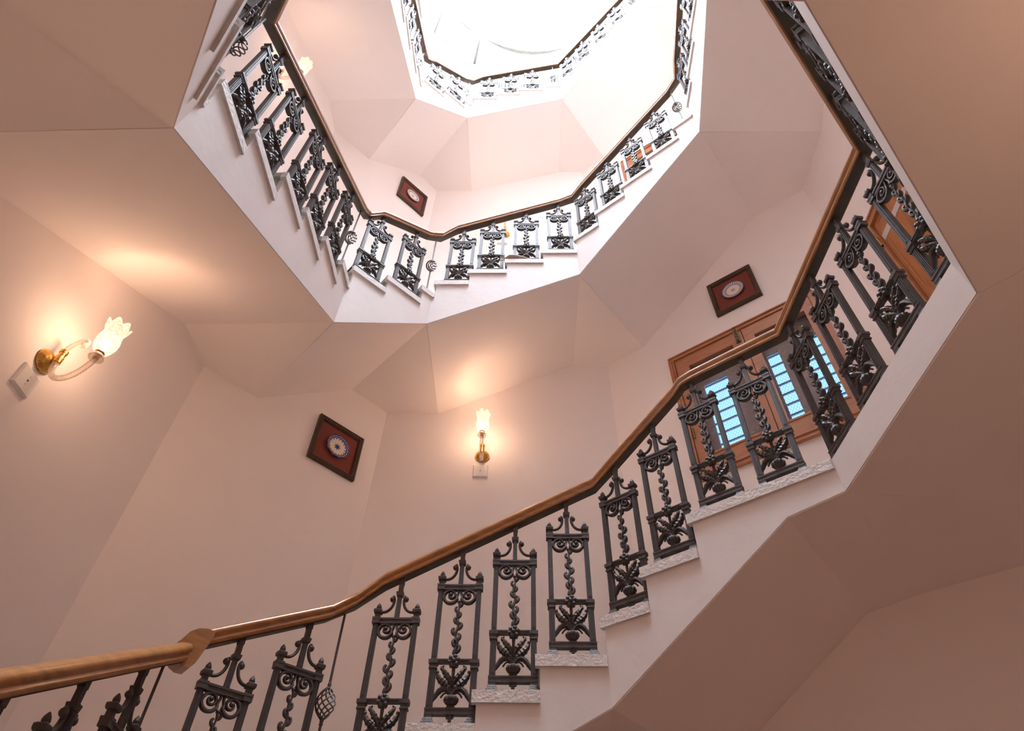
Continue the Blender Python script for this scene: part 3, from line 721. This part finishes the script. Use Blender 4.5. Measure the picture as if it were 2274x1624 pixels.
# ------------------------------------------------------------------ windows
def hex_mesh(a0, a1, z0, z1, y, cell=.0235, r=.0011):
    mb = MB(); h = cell; wd = h*math.sqrt(3)/2; row = 0; z = z0
    rr = h/2/ math.cos(PI/6)
    def seg(p, q):
        p = (min(max(p[0],a0),a1), min(max(p[1],z0),z1)); q = (min(max(q[0],a0),a1), min(max(q[1],z0),z1))
        dx, dz = q[0]-p[0], q[1]-p[1]; l = math.hypot(dx, dz)
        if l < .003: return
        nx, nz = -dz/l*r, dx/l*r
        mb.add([(p[0]+nx,y,p[1]+nz),(p[0]-nx,y,p[1]-nz),(q[0]-nx,y,q[1]-nz),(q[0]+nx,y,q[1]+nz),(p[0],y-r*1.6,p[1]),(q[0],y-r*1.6,q[1])],
               [(0,1,2,3),(0,3,5,4),(1,4,5,2),(0,4,1),(3,2,5)])
    while z < z1+rr:
        x = a0+(h/2 if row % 2 else 0)
        while x < a1+h:
            top = (x, z+rr); ul = (x-h/2, z+rr/2); ur = (x+h/2, z+rr/2); lr = (x+h/2, z-rr/2)
            seg(top, ul); seg(top, ur); seg(ur, lr); x += h
        z += 1.5*rr; row += 1
    return mb
def window(name, dz, label, full):
    w = WALL['D']; x, y = w.p(0, 0)
    W_ = bpy.data.objects.new(name, None); C.objects.link(W_); W_.location = (x, y, ZO+dz); W_.rotation_euler = (0, 0, w.rz); W_['kind'] = 'structure'; W_['label'] = label
    def bar(nm, a0, a1, z0, z1, y0, y1, m='wood', par=W_):
        mb = MB(); mb.frustum(0, 0, [(0,1,1),(1,1,1)]); mb = MB(); mb.box((a0, y0, z0), (a1, y1, z1)); return local(nm, mb.mesh(nm, m), par)
    s0, s1, z0, z1 = .59, 1.87, 3.03, 4.37
    cs = .05
    for nm, a in (('window_frame', (s0, s1, z1-cs, z1)), ('window_frame', (s0, s1, z0, z0+cs)), ('window_frame', (s0, s0+cs, z0+cs, z1-cs)), ('window_frame', (s1-cs, s1, z0+cs, z1-cs))):
        bar(nm, *a, -.035, .10)
        a0, a1, b0, b1 = a
        g = bar('frame_bead', a0+(.012 if a1-a0 > .1 else .030), a1-(.012 if a1-a0 > .1 else .030), b0+(.012 if b1-b0 > .1 else .030), b1-(.012 if b1-b0 > .1 else .008), -.046, -.035)
    for (l0, l1, g0, g1) in ((s0+cs+.004, 1.246, .745, 1.165), (1.252, s1-cs-.004, 1.322, 1.76)):
        b0, b1, y0, y1 = z0+cs+.004, z1-cs-.004, -.022, .030
        lf = bar('casement', l0, g0, b0, b1, y0, y1)                     # hinge stile carries the leaf
        for nm, a in (('stile', (g1, l1, b0, b1)), ('stile', (g0, g1, b0, 3.215)), ('stile', (g0, g1, 4.20, b1))): bar(nm, *a, y0, y1, 'wood', lf)
        for a in ((g0, g1, 3.215, 3.230), (g0, g1, 4.185, 4.20), (g0, g0+.015, 3.23, 4.185), (g1-.015, g1, 3.23, 4.185)): bar('bead', *a, y0-.008, y0+.01, 'wood', lf)
        if full:
            hm = local('wire_mesh', hex_mesh(g0, g1, 3.215, 4.20, .02).mesh('wire_mesh', 'mesh', fix=False), lf); hm['kind'] = 'stuff'
    # outer grille: grey upright boards, horizontal glazing bars and daylit panes behind them
    for a0, a1 in ((.63, .80), (1.005, 1.345), (1.44, 1.60), (1.745, 1.83)): bar('upright_board', a0, a1, 3.06, 4.33, .085, .105, 'board')
    bar('upright_board', .80, 1.745, 4.02, 4.33, .088, .104, 'board')
    if full:
        for k in range(9): bar('glazing_bar', .70, 1.80, 3.165+k*.105, 3.177+k*.105, .105, .118, 'bar')
    for a0, a1 in ((.78, 1.02), (1.33, 1.45), (1.59, 1.76)): bar('pane', a0, a1, 3.06, 4.04, .125, .132, 'pane')
    bar('outer_sash', .60, 1.86, 3.04, 4.36, .136, .146, 'bar')
    if full:
        bo = MB(); bo.box((-.020, -.012, -.09), (.020, -.004, .09)); bo.tube([(0,-.018,-.085),(0,-.018,.085)], .0075, 8)
        for q in (-.07, -.03, .01, .05, .08): bo.lathe([(.010,-.006),(.013,0),(.010,.006)], 8, (0,-.018,q))
        local('bolt', bo.mesh('bolt', 'oldbrass'), W_, (1.205, -.022, 4.27))
        hg = MB(); hg.tube([(.655,-.03,3.42),(.655,-.03,3.52)], .008, 8); local('hinge', hg.mesh('hinge', 'oldbrass'), W_)
window('window_1', 0.0, 'wooden casement window with wire mesh and bright blue daylight behind the railing', True)
window('window_2', UP, 'upper wooden casement window glimpsed behind the bleached balusters', False)

# ------------------------------------------------------------------ door on the right wall
w = WALL['F']; x, y = w.p(0, 0)
D_ = bpy.data.objects.new('door_1', None); C.objects.link(D_); D_.location = (x, y, ZO); D_.rotation_euler = (0, 0, w.rz); D_['kind'] = 'structure'; D_['label'] = 'orange brown wooden door with a steel strip behind the right-hand balusters'
def dbar(nm, a0, a1, z0, z1, y0, y1, m, par=None):
    mb = MB(); mb.box((a0, y0, z0), (a1, y1, z1)); return local(nm, mb.mesh(nm, m), par or D_)
leaf = dbar('door_leaf', .40, 1.22, 2.03, 4.345, -.022, -.002, 'door')
for a in ((.335, .395, 2.02, 4.42), (1.225, 1.285, 2.02, 4.42), (.395, 1.225, 4.35, 4.42)): dbar('door_frame', *a, -.045, -.001, 'wood')
for a in ((.335, .352, 2.02, 4.42), (.352, 1.285, 4.403, 4.42)): dbar('frame_bead', *a, -.055, -.045, 'wood')
dbar('panel_bead', .43, 1.19, 4.30, 4.312, -.026, -.021, 'wood'); dbar('panel_bead', .43, .442, 2.1, 4.30, -.026, -.021, 'wood')
dbar('steel_strip', .41, 1.0, 4.13, 4.19, -.027, -.022, 'steel')
hb = MB(); hb.tube([(.385,-.055,4.09),(.385,-.055,4.20)], .012, 10); hb.lathe([(.014,-.01),(.016,0),(.012,.01)], 10, (.385,-.055,4.10)); local('hinge', hb.mesh('hinge', 'brass', True), D_)

# ------------------------------------------------------------------ netting under the skylight
nt_root = root('bird_net', (DC[0], DC[1], 10.3+ZO), 'pale draped netting hung around the well under the skylight', 'net')
nq = [Vector(QP[2][c]) for c in ('AL','LB','BC','CD','DF','FG','GH','HK')]; ctr = Vector((.16, 1.78))
for i in range(8):
    a, b = nq[i], nq[(i+1) % 8]; a = a+(a-ctr).normalized()*.16; b = b+(b-ctr).normalized()*.16
    mb = MB(); n, m = 14, 8; vs = []; fs = []
    zl = [9.6, 9.6, 9.7, 10.15, 10.5, 10.5, 10.5, 10.2][i]
    for p in range(n+1):
        t = p/n; q = a.lerp(b, t)
        r = (q-ctr); ang = math.atan2(r.y, r.x)
        topq = Vector(DC)+Vector((math.cos(ang), math.sin(ang)))*1.92
        for s in range(m+1):
            v = s/m; sag = .16*math.sin(PI*t); ztop = 12.62-sag
            k = v**2.2; xy = q.lerp(topq, k); bul = .05*math.sin(PI*v)*math.sin(t*9+i)
            vs.append((xy.x+bul*.3, xy.y+bul, zl+(ztop-zl)*v+ZO))
    for p in range(n):
        for s in range(m): fs.append((p*(m+1)+s, (p+1)*(m+1)+s, (p+1)*(m+1)+s+1, p*(m+1)+s+1))
    u = (b-a).normalized(); ang = math.atan2(u.y, u.x)
    # own frame so that the weave runs along the panel
    o = Vector((a.x, a.y, zl+ZO)); R_ = Matrix.Rotation(ang, 4, 'Z'); inv = (Matrix.Translation(o) @ R_).inverted()
    mb.add([tuple(inv @ Vector(v)) for v in vs], fs)
    ob = bpy.data.objects.new('net_panel', mb.mesh('net_panel', 'net', True)); C.objects.link(ob); ob.parent = nt_root; ob.matrix_parent_inverse = WI[nt_root.name]; ob.location = o; ob.rotation_euler = (0, 0, ang)
tie = MB(); tie.tube([(-.62, 3.52, 12.50+ZO), (-.66, 3.72, 13.50+ZO)], .012, 6); tie.build('tie_rod', 'strip', nt_root)

# ------------------------------------------------------------------ small scrap on a tread of the middle flight
s1 = SIDE[1]['C']; px_, py_ = s1.p(.635, .006)
sc = MB(); pts = [(.12,.010),(.08,.018),(.03,.026),(-.01,.024),(-.035,.014)]
sc.flat_tube(pts, [.004,.012,.020,.022,.010], 8, 1.2)
for a in ([(-.03,.02),(-.05,.06)], [(-.03,.015),(-.075,-.005)], [(-.03,.012),(-.045,-.018)], [(-.03,.02),(-.065,.035)]): sc.flat_tube(a, [.006,.0015], 5)
so_ = bpy.data.objects.new('fibre_scrap', sc.mesh('fibre_scrap', 'rag', True)); C.objects.link(so_); so_.location = (px_, py_, 4.938+ZO); so_.rotation_euler = (0, 0, s1.rz); so_.scale = (1.5, 1.3, 1.7)
so_['label'] = 'small beige frayed scrap with spiky tips on a tread of the middle flight'; so_['category'] = 'scrap'
